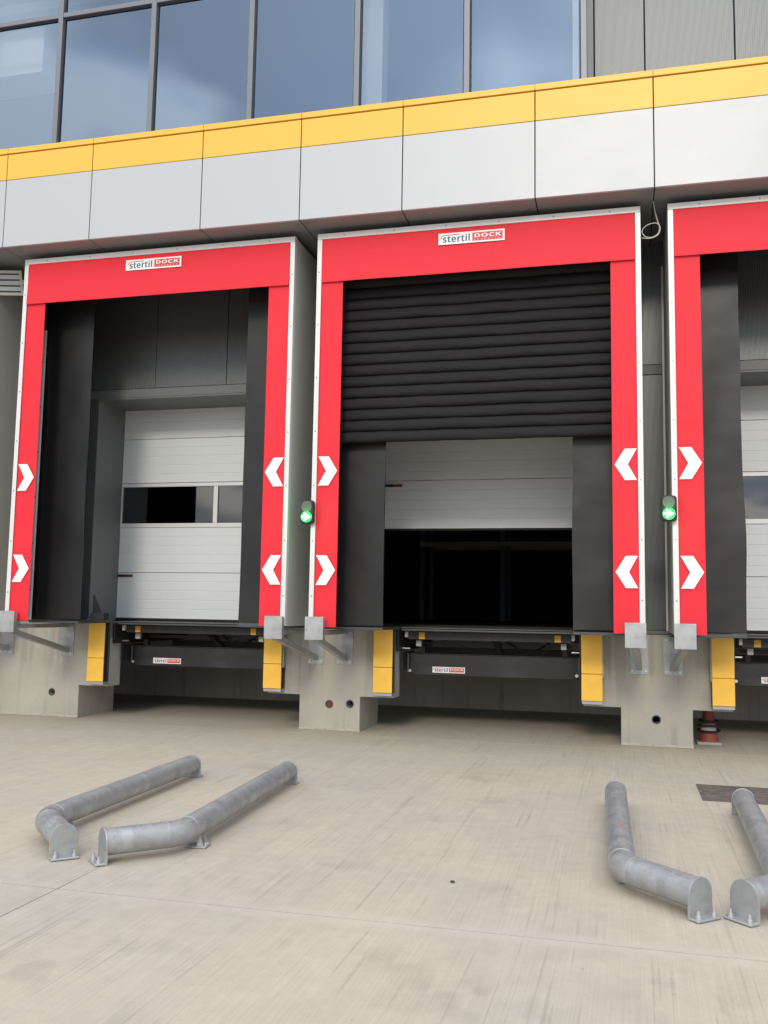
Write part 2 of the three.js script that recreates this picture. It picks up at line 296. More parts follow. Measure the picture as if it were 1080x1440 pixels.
// ------------------------------------------------------------------ warehouse building
const bld = thing('warehouse_building', 'grey clad warehouse with dock doors below and a strip of blue glass above', 'building', [0, SILL, -D]);
{
  const bp_ = (name, x0, x1, y0, y1, z0, z1, m, par = bld, r = 0, sc = 1) => part(name, box(x0, x1, y0 - SILL, y1 - SILL, z0 + D, z1 + D, r, sc), m, par);
  const X0 = -14, X1 = 14, ZB = -15;
  // panels over the doors, seams every 0.978 m
  const seams = []; for (let x = -2.55 - 0.978 * 11; x < X1; x += 0.978) seams.push(x);
  for (let i = 0; i + 1 < seams.length; i++) bp_('wall_panel', seams[i] + 0.004, seams[i + 1] - 0.004, 4.164, FB + 0.25, -D - 0.08, -D, M.rib, bld, 0.004);
  bp_('flashing', X0, X1, 4.05, 4.158, -D - 0.08, -D + 0.012, M.flash, bld, 0.004);
  bp_('backing_wall', X0, X1, 4.06, 6.6, -D - 0.30, -D - 0.085, M.groove);
  // wall between the openings
  const solids = [[X0, -P + OP0], [-P + OP1, OP0], [OP1, P + OP0], [P + OP1, X1]];
  for (const [a, b] of solids) {
    const n = Math.max(1, Math.round((b - a) / 0.978)), w = (b - a - 0.016) / n;
    for (let k = 0; k < n; k++) bp_('wall_panel', a + 0.008 + k * w + (k ? 0.004 : 0), a + 0.008 + (k + 1) * w - (k < n - 1 ? 0.004 : 0), SILL + 0.035, 4.046, -D - 0.08, -D, M.rib, bld, 0.003);
    bp_('backing_wall', a + 0.03, b - 0.03, SILL, 4.055, DOOR - 0.10, -D - 0.085, M.groove);
    bp_('base_flashing', a + 0.01, b - 0.01, SILL - 0.006, SILL + 0.031, -D - 0.05, -D + 0.02, M.flash, bld, 0.003);
  }
  // reveals, heads and the sectional doors
  BAYS.forEach((x0, bay) => {
    bp_('jamb', x0 + OP0 - 0.024, x0 + OP0, SILL, LINTEL, DOOR, -D - 0.002, M.flash);
    bp_('jamb', x0 + OP1, x0 + OP1 + 0.024, SILL, LINTEL, DOOR, -D - 0.002, M.flash);
    bp_('lintel', x0 + OP0 - 0.024, x0 + OP1 + 0.024, LINTEL, 4.05, DOOR - 0.1, -D + 0.004, M.flash);
    const lift = bay === 1 ? 1.165 : 0, d = new THREE.Group(); d.name = 'sectional_door'; d.position.set(x0 + OP0 - 0.05, 1.245 + lift - SILL, DOOR + D); bld.add(d);
    d.userData.label = bay === 1 ? 'half raised silver sectional door' : 'closed silver sectional door with a window strip';
    const dw = OP1 - OP0 + 0.1, sh = 0.597, n = bay === 1 ? 3 : 5;
    const section = () => { // ribbed face, drawn as a profile and drawn out along x
      const pr = [[-0.045, 0.003]]; const ribs = 5;
      pr.push([-0.006, 0.003], [0, 0.008]);
      for (let k = 1; k < ribs; k++) { const y = (k / ribs) * sh; pr.push([0, y - 0.006], [-0.0036, y - 0.001], [-0.0036, y + 0.002], [0, y + 0.007]); }
      pr.push([0, sh - 0.007], [-0.006, sh - 0.002], [-0.045, sh - 0.002]);
      const g = extrude(pr, dw); g.rotateY(Math.PI / 2); g.rotateY(Math.PI); g.rotateY(Math.PI);
      // extrude ran along +x after the turn; profile x becomes -z
      g.scale(1, 1, -1); const ix = g.toNonIndexed ? (g.index ? g.toNonIndexed() : g) : g, p = ix.attributes.position;
      for (let i = 0; i < p.count; i += 3) for (const at of [p]) { const a = [at.getX(i), at.getY(i), at.getZ(i)]; at.setXYZ(i, at.getX(i + 2), at.getY(i + 2), at.getZ(i + 2)); at.setXYZ(i + 2, ...a); }
      ix.computeVertexNormals(); return uvM(ix, 1);
    };
    for (let k = 0; k < n; k++) {
      const y = k * sh;
      if (bay !== 1 && k === 2) {
        const f = new THREE.Group(); f.name = 'window_section'; f.position.set(0, y, 0); d.add(f);
        const fr = (a, b, c, e) => part('window_frame', box(a, b, c, e, -0.045, 0.004, 0.003), M.alu, f);
        fr(0, dw, 0.002, 0.058); fr(0, dw, sh - 0.05, sh - 0.004);
        fr(0, 0.06, 0.060, sh - 0.052); fr(dw - 0.06, dw, 0.060, sh - 0.052); fr(dw / 2 - 0.03, dw / 2 + 0.03, 0.060, sh - 0.052);
        part('window_pane', box(0.06, dw / 2 - 0.03, 0.06, sh - 0.052, -0.022, -0.018), M.pane, f);
        part('window_pane', box(dw / 2 + 0.03, dw - 0.06, 0.06, sh - 0.052, -0.022, -0.018), M.pane, f);
      } else { const s = part('door_section', section(), M.door, d); s.position.y = y; }
    }
    part('bottom_seal', box(0, dw, -0.028, 0.001, -0.04, 0.006, 0.004), M.rubber, d);
    part('bottom_rail', box(0, dw, -0.002, 0.012, -0.002, 0.008, 0.003), M.alu, d);
    const hy = bay === 1 ? 0.535 : 0.555, hx = 0.05, h1 = part('handle', box(hx, hx + 0.11, hy - 0.016, hy + 0.016, 0.006, 0.02, 0.004), M.rubber, d);
    part('handle_grip', box(hx + 0.11, hx + 0.22, hy - 0.016, hy + 0.016, 0.006, 0.02, 0.004), M.redCap, d);
  });
  // storey above: glazing to x 2.83, cladding beyond
  const gz = -D, m0 = [-8.4, -6.99, -5.585, -4.185, -2.775, -1.37, 0.052, 1.433, 2.815], gb = 6.62, tr = 9.43, gt = 12.4;
  for (let i = 0; i + 1 < m0.length; i++) {
    for (const [a, b] of [[gb + 0.05, tr - 0.035], [tr + 0.035, gt - 0.05]]) {
      const x0 = m0[i] + 0.035, x1 = m0[i + 1] - 0.035;
      const w = part('window', box(x0, x1, a - SILL, a + 0.018 - SILL, -0.03, 0.012), M.gasket, bld);
      part('window_gasket', merge([box(x0, x1, b - 0.018 - SILL, b - SILL, -0.03, 0.012), box(x0, x0 + 0.016, a + 0.018 - SILL, b - 0.018 - SILL, -0.03, 0.012), box(x1 - 0.016, x1, a + 0.018 - SILL, b - 0.018 - SILL, -0.03, 0.012)]), M.gasket, w);
      for (const z of [-0.004]) { const pg = new THREE.PlaneGeometry(x1 - x0 - 0.032, b - a - 0.036); pg.translate((x0 + x1) / 2, (a + b) / 2 - SILL, z); part('window_pane', pg, M.glass, w); }
    }
  }
  m0.forEach((x, i) => bp_('mullion', x - 0.035, x + 0.035, gb, gt, gz - 0.08, gz + 0.05, M.mullion, bld, 0.004));
  for (let i = 0; i + 1 < m0.length; i++) bp_('transom', m0[i] + 0.036, m0[i + 1] - 0.036, tr - 0.033, tr + 0.033, gz - 0.08, gz + 0.045, M.mullion, bld, 0.004);
  bp_('sill_rail', m0[0], 2.85, gb - 0.06, gb - 0.001, gz - 0.1, gz + 0.05, M.mullion);
  bp_('edge_flashing', 2.852, 2.925, gb, gt, gz - 0.08, gz + 0.055, M.flash, bld, 0.004);
  const up = [2.933, 3.5, 4.477, 5.455, 6.433, 7.41, 8.39, 9.37, 14];
  for (let i = 0; i + 1 < up.length; i++) bp_('wall_panel', up[i] + 0.006, up[i + 1] - 0.006, gb, gt, gz - 0.08, gz, M.rib, bld, 0.004);
  bp_('backing_wall', 2.93, X1, gb, gt, gz - 0.25, gz - 0.085, M.groove);
  bp_('wall_panel', X0, m0[0] - 0.04, gb, gt, gz - 0.25, gz, M.rib);
  // shell: floor, storey slab, roof, back and ends; a white column and a bulkhead stand behind the glass
  bp_('dock_floor', X0, X1, 1.0, SILL - 0.006, ZB, -3.55, M.interiorFloor);
  [[X0, -P + 0.64], [-P + 2.76, 0.64], [2.76, P + 0.64], [P + 2.76, X1]].forEach(([a, b]) => bp_('dock_floor', a, b, 1.0, SILL - 0.007, -3.55, -D - 0.03, M.interiorFloor));
  bp_('storey_slab', X0, X1, 6.3, 6.55, ZB, -D - 0.31, M.office);
  bp_('roof', X0, X1, gt, gt + 0.3, ZB - 0.2, -D, M.office);
  bp_('back_wall', X0, X1, 0, gt, ZB - 0.2, ZB, M.interior);
  bp_('end_wall', X0 - 0.2, X0, 0, gt, ZB, -D, M.rib); bp_('end_wall', X1, X1 + 0.2, 0, gt, ZB, -D, M.rib);
  bp_('office_wall', X0, X1, 6.56, gt, -8.2, -8.0, M.office);
  bp_('office_ceiling', X0, X1, 9.75, 9.9, -8, -1.42, M.office);
  bp_('office_column', 0.02, 0.30, 6.56, 9.74, -1.75, -1.47, M.officeWhite);
  bp_('office_bulkhead', -6.9, -4.86, 9.06, 9.74, -2.3, -1.75, M.officeWhite);
  bp_('blind_edge', 2.68, 2.75, 6.6, 9.4, -1.36, -1.33, M.officeWhite);
}

// racking far inside, seen through the raised door
{
  [[-0.9, 6], [4.2, 5]].forEach(([x, n], i) => {
    const r = thing('pallet_rack', i ? 'dark steel pallet rack deep inside the open bay, lower beam' : 'dark steel pallet rack deep inside the open bay, pale upper beam', 'rack', [x, SILL, -10]);
    for (let k = 0; k < 3; k++) for (const z of [0, -1]) part('upright', box(k * 1.7 - 0.05, k * 1.7 + 0.05, 0, 4.2, z - 0.05, z + 0.05, 0.006), M.rackBlue, r);
    for (const y of [1.55 - i * 0.1, 3.1]) for (const z of [0.06, -1.06]) part('beam', box(-0.05, 3.45, y, y + 0.1, z - 0.02, z + 0.02, 0.004), M.rackBeam, r);
  });
}

// ------------------------------------------------------------------ canopy with silver and yellow fascia
{
  const c = thing('fascia_canopy', 'long canopy with silver panels under a yellow band above the docks', 'canopy', [0, FB, F]);
  const pat = [GAP, 1.0, 2.376], xs = [];
  for (let k = -3; k <= 3; k++) for (const x of pat) xs.push(x + k * P);
  const px = (name, x0, x1, y0, y1, z0, z1, m, r = 0.004) => part(name, box(x0, x1, y0 - FB, y1 - FB, z0 - F, z1 - F, r, 0.7), m, c);
  for (let i = 0; i + 1 < xs.length; i++) {
    const a = xs[i] + 0.005, b = xs[i + 1] - 0.005;
    px('silver_panel', a, b, FB, FM - 0.003, F - 0.03, F, M.silver);
    px('yellow_panel', a, b, FM + 0.003, FT, F - 0.03, F, M.yellow);
    px('soffit_panel', a, b, FB, FB + 0.02, 0.004, F - 0.032, M.soffit);
    px('soffit_panel', a, b, FB + 0.004, FB + 0.024, -D + 0.004, -0.006, M.soffit);
    px('coping', a - 0.003, b + 0.003, FT + 0.014, FT + 0.078, F - 0.06, F + 0.006, M.yellow);
  }
  const L = xs[0], R = xs[xs.length - 1];
  px('carcass', L, R, FB + 0.03, FT + 0.01, -D + 0.002, F - 0.034, M.groove, 0);
  px('canopy_roof', L, R, FT + 0.014, FT + 0.05, -D + 0.06, F - 0.062, M.flash, 0);
}

// ------------------------------------------------------------------ dock shelters
const wave = (x, y, s) => (fbm(x * 1.7 + s * 7, y * 1.3 + s * 3, 64, 3, s) - 0.5);
function sheet(x0, x1, y0, y1, z, nx, ny, amp, seed, edge = 0, th = 0.004) { // a hung sheet with a slow ripple; edge bends the free side
  const g = new THREE.BoxGeometry(x1 - x0, y1 - y0, th, nx, ny, 1); g.translate((x0 + x1) / 2, (y0 + y1) / 2, z);
  const p = g.attributes.position;
  for (let i = 0; i < p.count; i++) {
    const x = p.getX(i), y = p.getY(i), t = (x - x0) / (x1 - x0);
    p.setZ(i, p.getZ(i) + amp * wave(x, y, seed));
    if (edge) p.setX(i, x + edge * (edge > 0 ? t : 1 - t) * (fbm(y * 1.1 + seed, 0.3, 64, 2, seed) - 0.5) * 2);
  }
  g.computeVertexNormals(); const n = toCreasedNormals(g.toNonIndexed(), 0.7), p2 = n.attributes.position, uv = new Float32Array(p2.count * 2);
  for (let i = 0; i < p2.count; i++) { uv[2 * i] = p2.getX(i) / 1.5; uv[2 * i + 1] = p2.getY(i) / 1.5; }
  n.setAttribute('uv', new THREE.BufferAttribute(uv, 2)); return n;
}
function printed(x0, x1, y0, y1, z) { // a thin plate with the print on its face
  const g = new THREE.BoxGeometry(x1 - x0, y1 - y0, 0.003); g.translate((x0 + x1) / 2, (y0 + y1) / 2, z); return g;
}
function makeShelter(x0, label, seed, quilted) {
  const s = thing('dock_shelter', label, 'dock shelter', [x0, B, 0], 'dock shelters along the wall');
  const Y = (y) => y - B;
  part('side_panel', box(0.002, 0.032, Y(B), Y(T) - 0.012, -1.19, -0.062, 0, 0.7), M.side, s);
  part('side_panel', box(W - 0.032, W - 0.002, Y(B), Y(T) - 0.012, -1.19, -0.062, 0, 0.7), M.side, s);
  part('roof_panel', box(0.002, W - 0.002, Y(T) - 0.01, Y(T) - 0.001, -1.19, -0.062), M.side, s);
  for (const x of [0.0, W - 0.034]) part('rear_post', box(x - (x ? 0 : 0.02), x + 0.034 + (x ? 0.02 : 0), Y(B), Y(T) - 0.2, -1.206, -1.191, 0.002), M.alu, s);
  part('side_liner', box(0.0335, 0.040, Y(B), Y(T) - 0.02, -1.185, -0.065), M.liner, s);
  part('side_liner', box(W - 0.040, W - 0.0335, Y(B), Y(T) - 0.02, -1.185, -0.065), M.liner, s);
  part('roof_liner', box(0.041, W - 0.041, Y(T) - 0.022, Y(T) - 0.0125, -1.185, -0.065), M.liner, s);
  // white edge profile with screws
  for (const [a, b] of [[0, 0.052], [W - 0.052, W]]) {
    const e = part('edge_profile', merge([box(a, b, Y(B) + 0.004, Y(T) - 0.062, 0.0, 0.006, 0.002), a ? box(b - 0.006, b, Y(B) + 0.004, Y(T) - 0.062, -0.06, -0.001) : box(a, a + 0.006, Y(B) + 0.004, Y(T) - 0.062, -0.06, -0.001)]), M.alu, s);
    for (let k = 0; k < 7; k++) { const g = new THREE.CylinderGeometry(0.007, 0.008, 0.005, 8); g.rotateX(Math.PI / 2); g.translate((a + b) / 2, 0.32 + k * 0.585, 0.008); part('screw', g, M.rivet, e); }
  }
  {
    const e = part('edge_profile', merge([box(0, W, Y(T) - 0.060, Y(T), -0.002, 0.006, 0.002), box(0, W, Y(T) - 0.006, Y(T), -0.06, -0.003)]), M.alu, s);
    for (let k = 0; k < 6; k++) { const g = new THREE.CylinderGeometry(0.007, 0.008, 0.005, 8); g.rotateX(Math.PI / 2); g.translate(0.3 + k * 0.56, Y(T) - 0.03, 0.008); part('screw', g, M.rivet, e); }
  }
  // red front curtains
  const rl = part('red_side_curtain', sheet(0.050, A, Y(B), Y(T) - 0.08, -0.010, 3, 24, 0.012, seed + 1), M.red, s);
  const rr = part('red_side_curtain', sheet(W - A, W - 0.050, Y(B), Y(T) - 0.08, -0.010, 3, 24, 0.012, seed + 2), M.red, s);
  const head = sheet(0.056, W - 0.056, Y(H), Y(T) - 0.058, 0.008, 40, 5, 0.012, seed + 3);
  { const p = head.attributes.position; for (let i = 0; i < p.count; i++) { const t = 1 - (p.getY(i) - Y(H)) / (T - H); p.setZ(i, p.getZ(i) - 0.014 + 0.022 * t); } head.computeVertexNormals(); }
  part('red_head_curtain', head, M.red, s);
  // chevrons point towards the opening
  for (const [base, dir] of [[0.068, 1], [W - 0.062, -1]]) for (const y of [2.86, 1.808]) {
    const hh = 0.156, pts = [[0, hh], [0.116, hh], [0.212, 0], [0.116, -hh], [0, -hh], [0.085, 0]].map(([x, v]) => [base + dir * x, Y(y) + v]);
    const g = extrude(dir > 0 ? pts.slice().reverse() : pts, 0.003); g.translate(0, 0, 0.0015); part('white_chevron', g, M.chevron, dir > 0 ? rl : rr);
  }
  part('maker_plate', printed(1.345, 2.043, Y(5.236), Y(5.360), 0.016), M.print, s);
  // black inner curtains on their rails
  part('black_side_curtain', sheet(0.043, 0.702, Y(B) + 0.02, Y(5.30), -0.41, 8, 30, 0.05, seed + 4, 0.018), M.flap, s);
  part('black_side_curtain', sheet(W - 0.702, W - 0.043, Y(B) + 0.02, Y(5.30), -0.41, 8, 30, 0.05, seed + 5, -0.008), M.flap, s);
  for (const dir of [0, 1]) {
    const [a, b] = dir ? [W - 0.092, W - 0.042] : [0.042, 0.092];
    const r = part('curtain_rail', box(a, b, Y(B) + 0.005, Y(4.72), -0.37, -0.345, 0.003), M.alu, s);
    for (let k = 0; k < 6; k++) part('rail_clip', box(a + 0.008, b - 0.008, 0.35 + k * 0.55, 0.362 + k * 0.55, -0.3445, -0.341), M.rivet, r);
  }
  part('bottom_frame', box(0.034, 0.70, -0.03, -0.002, -1.18, -0.40, 0.003), M.steelDark, s);
  part('bottom_frame', box(W - 0.70, W - 0.034, -0.03, -0.002, -1.18, -0.40, 0.003), M.steelDark, s);
  if (quilted) { // rolls of the lowered head curtain
    const top = 5.06, bot = 3.205, n = 15, ph = (top - bot) / n;
    for (let k = 0; k < n; k++) {
      const yb = bot + k * ph, last = k === 0, nx = 60, na = 12, pos = [], uv = [], idx = [];
      for (let i = 0; i <= nx; i++) {
        const x = 0.06 + (W - 0.12) * (i / nx), droop = 0.012 * wave(x * 1.6, k * 0.35, 3) + 0.006 * wave(x * 6, k * 1.7, 5);
        for (let a = 0; a <= na; a++) {
          const t = (a / na) * Math.PI, belly = 0.055 * (1 + 0.5 * wave(x * 2.2, k * 1.9 + a * 0.08, 4)) + 0.010 * wave(x * 14, k * 3.1 + a * 0.5, 6);
          const y = yb + ph * (0.5 - 0.5 * Math.cos(t)) * (1.0) - 0.012 * Math.sin(t) + droop;
          pos.push(x, Y(y), -0.30 + belly * Math.pow(Math.max(0, Math.sin(t)), 0.75)); uv.push(x / 1.2, (k * 0.16 + a / na * 0.16));
        }
      }
      for (let i = 0; i < nx; i++) for (let a = 0; a < na; a++) { const q = i * (na + 1) + a; idx.push(q, q + na + 1, q + 1, q + 1, q + na + 1, q + na + 2); }
      const g = new THREE.BufferGeometry(); g.setAttribute('position', new THREE.Float32BufferAttribute(pos, 3)); g.setAttribute('uv', new THREE.Float32BufferAttribute(uv, 2)); g.setIndex(idx); g.computeVertexNormals();
      part('quilt_roll', g, M.quilt, s);
    }
    part('quilt_backing', box(0.06, W - 0.06, Y(bot) + 0.01, Y(top), -0.312, -0.302), M.rubber, s);
  }
  return s;
}
makeShelter(-P, 'red dock shelter framing a closed door with dark window strip, floodlight beside it', 1, false);
makeShelter(0, 'red dock shelter with black quilted head curtain lowered over a half raised door', 2, true);
makeShelter(P, 'red dock shelter over the bay whose bumper hides a traffic cone', 3, false);
{ // the next shelter along: only its flank reaches the picture
  const s = makeShelter(-7.70, 'dock shelter showing only its dark flank behind the floodlight', 4, false); s.name = numbered('dock_shelter'); taken.dock_shelter--; s.name = 'dock_shelter_003';
}
{ // padded foot at the sill of the closed bay
  const f = thing('sill_pad', 'small black foam pad on the sill beside the loose inner curtain', 'pad', [-P + 0.705, B + 0.012, -0.62]);
  part('pad', box(0, 0.19, 0, 0.085, -0.12, 0, 0.012), M.rubber, f);
  const g = extrude([[0, 0.085], [0.11, 0.085], [0.0, 0.30]], 0.03); g.translate(0, 0, -0.09); part('webbing', g, M.rubber, f);
}

// ------------------------------------------------------------------ concrete piers
const HALF = 0.369, WIDE = 0.765, STEP = 0.40;
function makePier(cx, label, holes, left = null) {
  const p = thing('concrete_pier', label, 'pier', [cx, 0, -D], 'concrete piers under the dock');
  const l = left ?? -HALF, lw = left ?? -WIDE;
  const out = left === null ? [[l, 0], [HALF, 0], [HALF, STEP], [WIDE, STEP], [WIDE, SILL - 0.008], [lw, SILL - 0.008], [lw, STEP], [l, STEP]] : [[l, 0], [HALF, 0], [HALF, STEP], [WIDE, STEP], [WIDE, SILL - 0.008], [l, SILL - 0.008]];
  const g = extrude(out, 0.30, 0.006, holes.map((h) => [h[0], h[1], 0.044])); g.translate(0, 0, -0.30);
  part('pier_face', uvM(g, 0.42, [cx * 1.7, 0.2, 0]), M.cast, p);
  part('pier_stem', box(Math.max(l, -3) + 0.004, HALF - 0.004, 0, 1.0, -0.85, -0.302, 0, 0.42, [cx, 0, 0]), M.cast, p);
  part('mortar_joint', box(l, HALF + 0.004, 0.002, 0.028, -0.25, 0.006, 0.003, 0.42), M.cast, p);
  for (const [x, y, cap] of holes) {
    const t = new THREE.TorusGeometry(0.041, 0.005, 8, 24); t.translate(x, y, 0.001); const sl = part('pipe_sleeve', t, M.steelDark, p);
    const d = new THREE.CylinderGeometry(0.0425, 0.0425, 0.02, 20); d.rotateX(Math.PI / 2); d.translate(x, y, cap ? -0.012 : -0.22); part(cap ? 'red_cap' : 'sleeve_end', d, cap ? M.redCap : M.rubber, sl);
  }
}
makePier(GAP - P, 'wide concrete end pier with one grey pipe hole under the floodlight', [[-0.01, 0.304]], -3.4);
makePier(GAP, 'T shaped concrete pier with one red capped and one open pipe hole', [[-0.002, 0.302, 1], [0.248, 0.313]]);
makePier(GAP + P, 'T shaped concrete pier with a single open hole, traffic cone behind it', [[-0.004, 0.286]]);
{ const w = tag(part('pit_wall', box(-14, 14, 0, 1.0, -4.5, -4.3, 0, 0.4), M.cast, scene), 'dark concrete retaining wall at the back under the dock', 'wall'); }

// ------------------------------------------------------------------ yellow bumpers
function makeBumper(cx, side, label) {
  const b = thing('dock_bumper', label, 'bumper', [cx + side * 0.668, 0.43, -D], 'yellow dock bumpers');
  const w = 0.112;
  part('backing_plate', box(-w, w, 0.03, 0.765, 0.001, 0.03, 0.003), M.steelDark, b);
  part('rubber_block', box(-w + 0.008, w - 0.008, 0.04, 0.758, 0.031, 0.118, 0.006), M.rubber, b);
  part('yellow_plate', box(-w, w, 0.325, 0.760, 0.119, 0.140, 0.006, 2), M.bumperYellow, b);
  part('yellow_plate', box(-w, w, 0.036, 0.321, 0.119, 0.140, 0.006, 2), M.bumperYellow, b);
  part('foot_plate', box(-w + 0.003, w - 0.003, 0.0, 0.032, 0.001, 0.125, 0.003, 2), M.galv, b);
  part('edge_angle', box(-side * w - 0.012, -side * w + 0.012 , 0.28, 0.768, -0.10, 0.10, 0.003, 2), M.galv, b);
  part('edge_angle', merge([box(-side * 0.128 - 0.006, -side * 0.128 + 0.006, 0.02, 0.775, -0.12, -0.002, 0.002, 2), box(-w, w, 0.764, 0.775, 0.0, 0.13, 0.002, 2)]), M.galv, b);
}
makeBumper(GAP - P, 1, 'yellow dock bumper on the wide end pier');
makeBumper(GAP, -1, 'yellow bumper partly hidden by a guard plate, under the closed door bay');
makeBumper(GAP, 1, 'yellow bumper on the red capped pier, on the side of the half raised door');
makeBumper(GAP + P, -1, 'yellow bumper on the single hole pier, on the half raised door side');
makeBumper(GAP + P, 1, 'yellow bumper hanging above the traffic cone');

// ------------------------------------------------------------------ galvanised guard brackets
function makeGuard(cx, side, label, ax = 0.175, px = 0.225) {
  const g = thing('guard_bracket', label, 'bracket', [cx, 0.76, -D], 'galvanised guard brackets at the feet of the shelters');
  const Y = (y) => y - 0.76, Z = (z) => z + D;
  const an = part('anchor_plate', box(side * ax - 0.1, side * ax + 0.1, 0, 0.405, 0.001, 0.012, 0.003, 2), M.galv, g);
  for (const dx of [-0.07, 0.07]) for (const y of [0.035, 0.37]) { const c = new THREE.CylinderGeometry(0.011, 0.011, 0.016, 6); c.rotateX(Math.PI / 2); c.translate(side * ax + dx, y, 0.02); part('bolt', c, M.zinc, an); }
  part('buffer_plate', box(side * px - 0.1, side * px + 0.1, Y(1.082), Y(1.322), Z(0.085), Z(0.1), 0.004, 2), M.galv, g);
  part('buffer_box', box(side * px - 0.095, side * px + 0.095, Y(1.09), Y(1.315), Z(0.03), Z(0.084), 0.004, 2), M.galv, g);
  part('top_arm', bar([side * px * 0.97, Y(1.150), Z(0.03)], [side * ax, Y(1.145), 0.012], 0.05, 0.05), M.galv, g);
  part('diagonal_strut', bar([side * px, Y(1.10), Z(0.03)], [side * ax, Y(0.835), 0.008], 0.062, 0.062), M.galv, g);
}
makeGuard(GAP - P, -1, 'galvanised guard bracket at the flank of the shelter behind the floodlight', 0.69, 0.74);
makeGuard(GAP - P, 1, 'galvanised guard bracket on the wide end pier, beside its yellow bumper');
makeGuard(GAP, -1, 'galvanised guard bracket covering the top of a yellow bumper, red capped pier');
makeGuard(GAP, 1, 'galvanised guard bracket on the red capped pier under the green arrow');
makeGuard(GAP + P, -1, 'galvanised guard bracket on the single hole pier, half raised door side');
makeGuard(GAP + P, 1, 'galvanised guard bracket on the single hole pier, traffic cone side');

// ------------------------------------------------------------------ dock levellers
function makeLeveller(x0, label) {
  const l = thing('dock_leveller', label, 'dock leveller', [x0 + W / 2, 0.6, -D], 'dock levellers under the doors');
  const b = (n, xa, xb, ya, yb, za, zb, m, r = 0.003, par = l) => part(n, box(xa, xb, ya - 0.6, yb - 0.6, za + D, zb + D, r, 1), m, par);
  b('deck', -1.0, 1.0, 1.196, 1.208, -3.5, -1.27, M.deck);
  b('lip', -0.99, 0.99, 1.168, 1.190, -1.33, -1.245, M.steelDark, 0.006);
  b('front_channel', -0.94, 0.94, 1.068, 1.160, -1.42, -1.40, M.black);
  b('rear_curtain', -1.03, 1.03, 0.60, 0.93, -2.86, -2.84, M.black);
  const beam = b('front_beam', -0.985, 0.99, 0.640, 0.885, -1.74, -1.70, M.black, 0.006);
  b('beam_flange', -0.985, 0.99, 0.887, 0.897, -1.86, -1.70, M.black);
  part('maker_plate', printed(-0.71, -0.32, 0.072, 0.142, -0.4895), M.print, beam).position.z = 0;
  for (const s of [-1, 1]) {
    b('side_plate', s * 1.035 - 0.012, s * 1.035 + 0.012, 0.93, 1.176, -3.3, -1.26, M.black);
    b('angle_frame', s * 1.036 - 0.02, s * 1.036 + 0.02, 1.178, 1.194, -3.3, -1.24, M.steelDark);
    b('toe_guard', s * 1.0 - 0.012, s * 1.0 + 0.012, 0.67, 0.895, -1.72, -1.66, M.steelDark);
    b('guard_plate', s * 1.025 - 0.006, s * 1.025 + 0.006, 0.69, 0.91, -2.1, -1.45, M.black);
    b('yellow_tag', s * 0.78 - 0.035, s * 0.78 + 0.035, 1.072, 1.150, -1.398, -1.392, M.tag, 0.001);
    b('buffer_block', s * 0.84 - 0.032, s * 0.84 + 0.032, 0.985, 1.055, -1.55, -1.50, M.greyPlastic, 0.006);
    b('support_post', s * 0.84 - 0.03, s * 0.84 + 0.03, 0.898, 0.98, -1.78, -1.72, M.black);
    b('hinge_block', s * 0.955 - 0.02, s * 0.955 + 0.02, 1.09, 1.162, -1.39, -1.34, M.greyPlastic, 0.01);
    const r = part('hinge_pin', rod([s * 1.02, 0.36, -0.24], [s * 0.93, 0.36, -0.24], 0.010), M.zinc, l);
    const c = new THREE.CylinderGeometry(0.018, 0.018, 0.02, 10); c.rotateX(Math.PI / 2); c.translate(s * 0.975, 0.09, -0.455); part('bolt', c, M.zinc, l);
  }
  part('hydraulic_ram', rod([0.05, 0.10, -1.4], [0.05, 0.52, -0.36], 0.04, 14), M.black, l);
  part('hydraulic_hose', new THREE.TubeGeometry(new THREE.CatmullRomCurve3([new THREE.Vector3(0.1, 0.5, -0.7), new THREE.Vector3(0.3, 0.36, -0.62), new THREE.Vector3(0.5, 0.36, -0.6), new THREE.Vector3(0.66, 0.46, -0.8)]), 20, 0.014, 6), M.rubber, l);
  b('cross_tube', -0.9, 0.9, 0.99, 1.03, -1.95, -1.9, M.black);
}
makeLeveller(-P, 'black dock leveller under the closed door by the end pier');
makeLeveller(0, 'black dock leveller under the half raised door');
makeLeveller(P, 'black dock leveller in the bay above the traffic cone');

// ------------------------------------------------------------------ traffic signals
function makeSignal(x, label) {
  const s = thing('dock_signal', label, 'signal light', [x, 2.415, 0.012], 'green arrow dock signals');
  const body = new RoundedBoxGeometry(0.15, 0.252, 0.08, 4, 0.034); body.translate(0, 0, 0.04); part('housing', body, M.housing, s);
  const lens = (y, m, n) => { const g = new THREE.CylinderGeometry(0.058, 0.058, 0.012, 28); g.rotateX(Math.PI / 2); g.translate(0, y, 0.082); return part(n, g, m, s); };
  lens(0.058, M.lensOff, 'dark_lens'); lens(-0.052, M.lensGreen, 'green_signal_lens');
  const a = extrude([[-0.050, 0.010], [-0.022, 0.012], [-0.022, 0.042], [0.048, 0], [-0.022, -0.042], [-0.022, -0.012], [-0.050, -0.010]].reverse(), 0.004); a.translate(0, -0.052, 0.0885); part('arrow_signal_light', a, M.arrow, s);
  part('mounting_strap', box(-0.03, 0.05, -0.02, 0.02, -0.011, -0.001), M.galv, s);
  const l = new THREE.PointLight(lin(0.10, 1.0, 0.22), 0.16, 3, 2); l.position.set(0, -0.052, 0.13); l.castShadow = true; l.shadow.radius = 2; s.add(l); l.name = 'signal_glow';
}
makeSignal(-0.020, 'green arrow signal at the foot edge of the quilted curtain shelter');
makeSignal(P - 0.036, 'green arrow signal on the shelter next to the coiled cable gap');

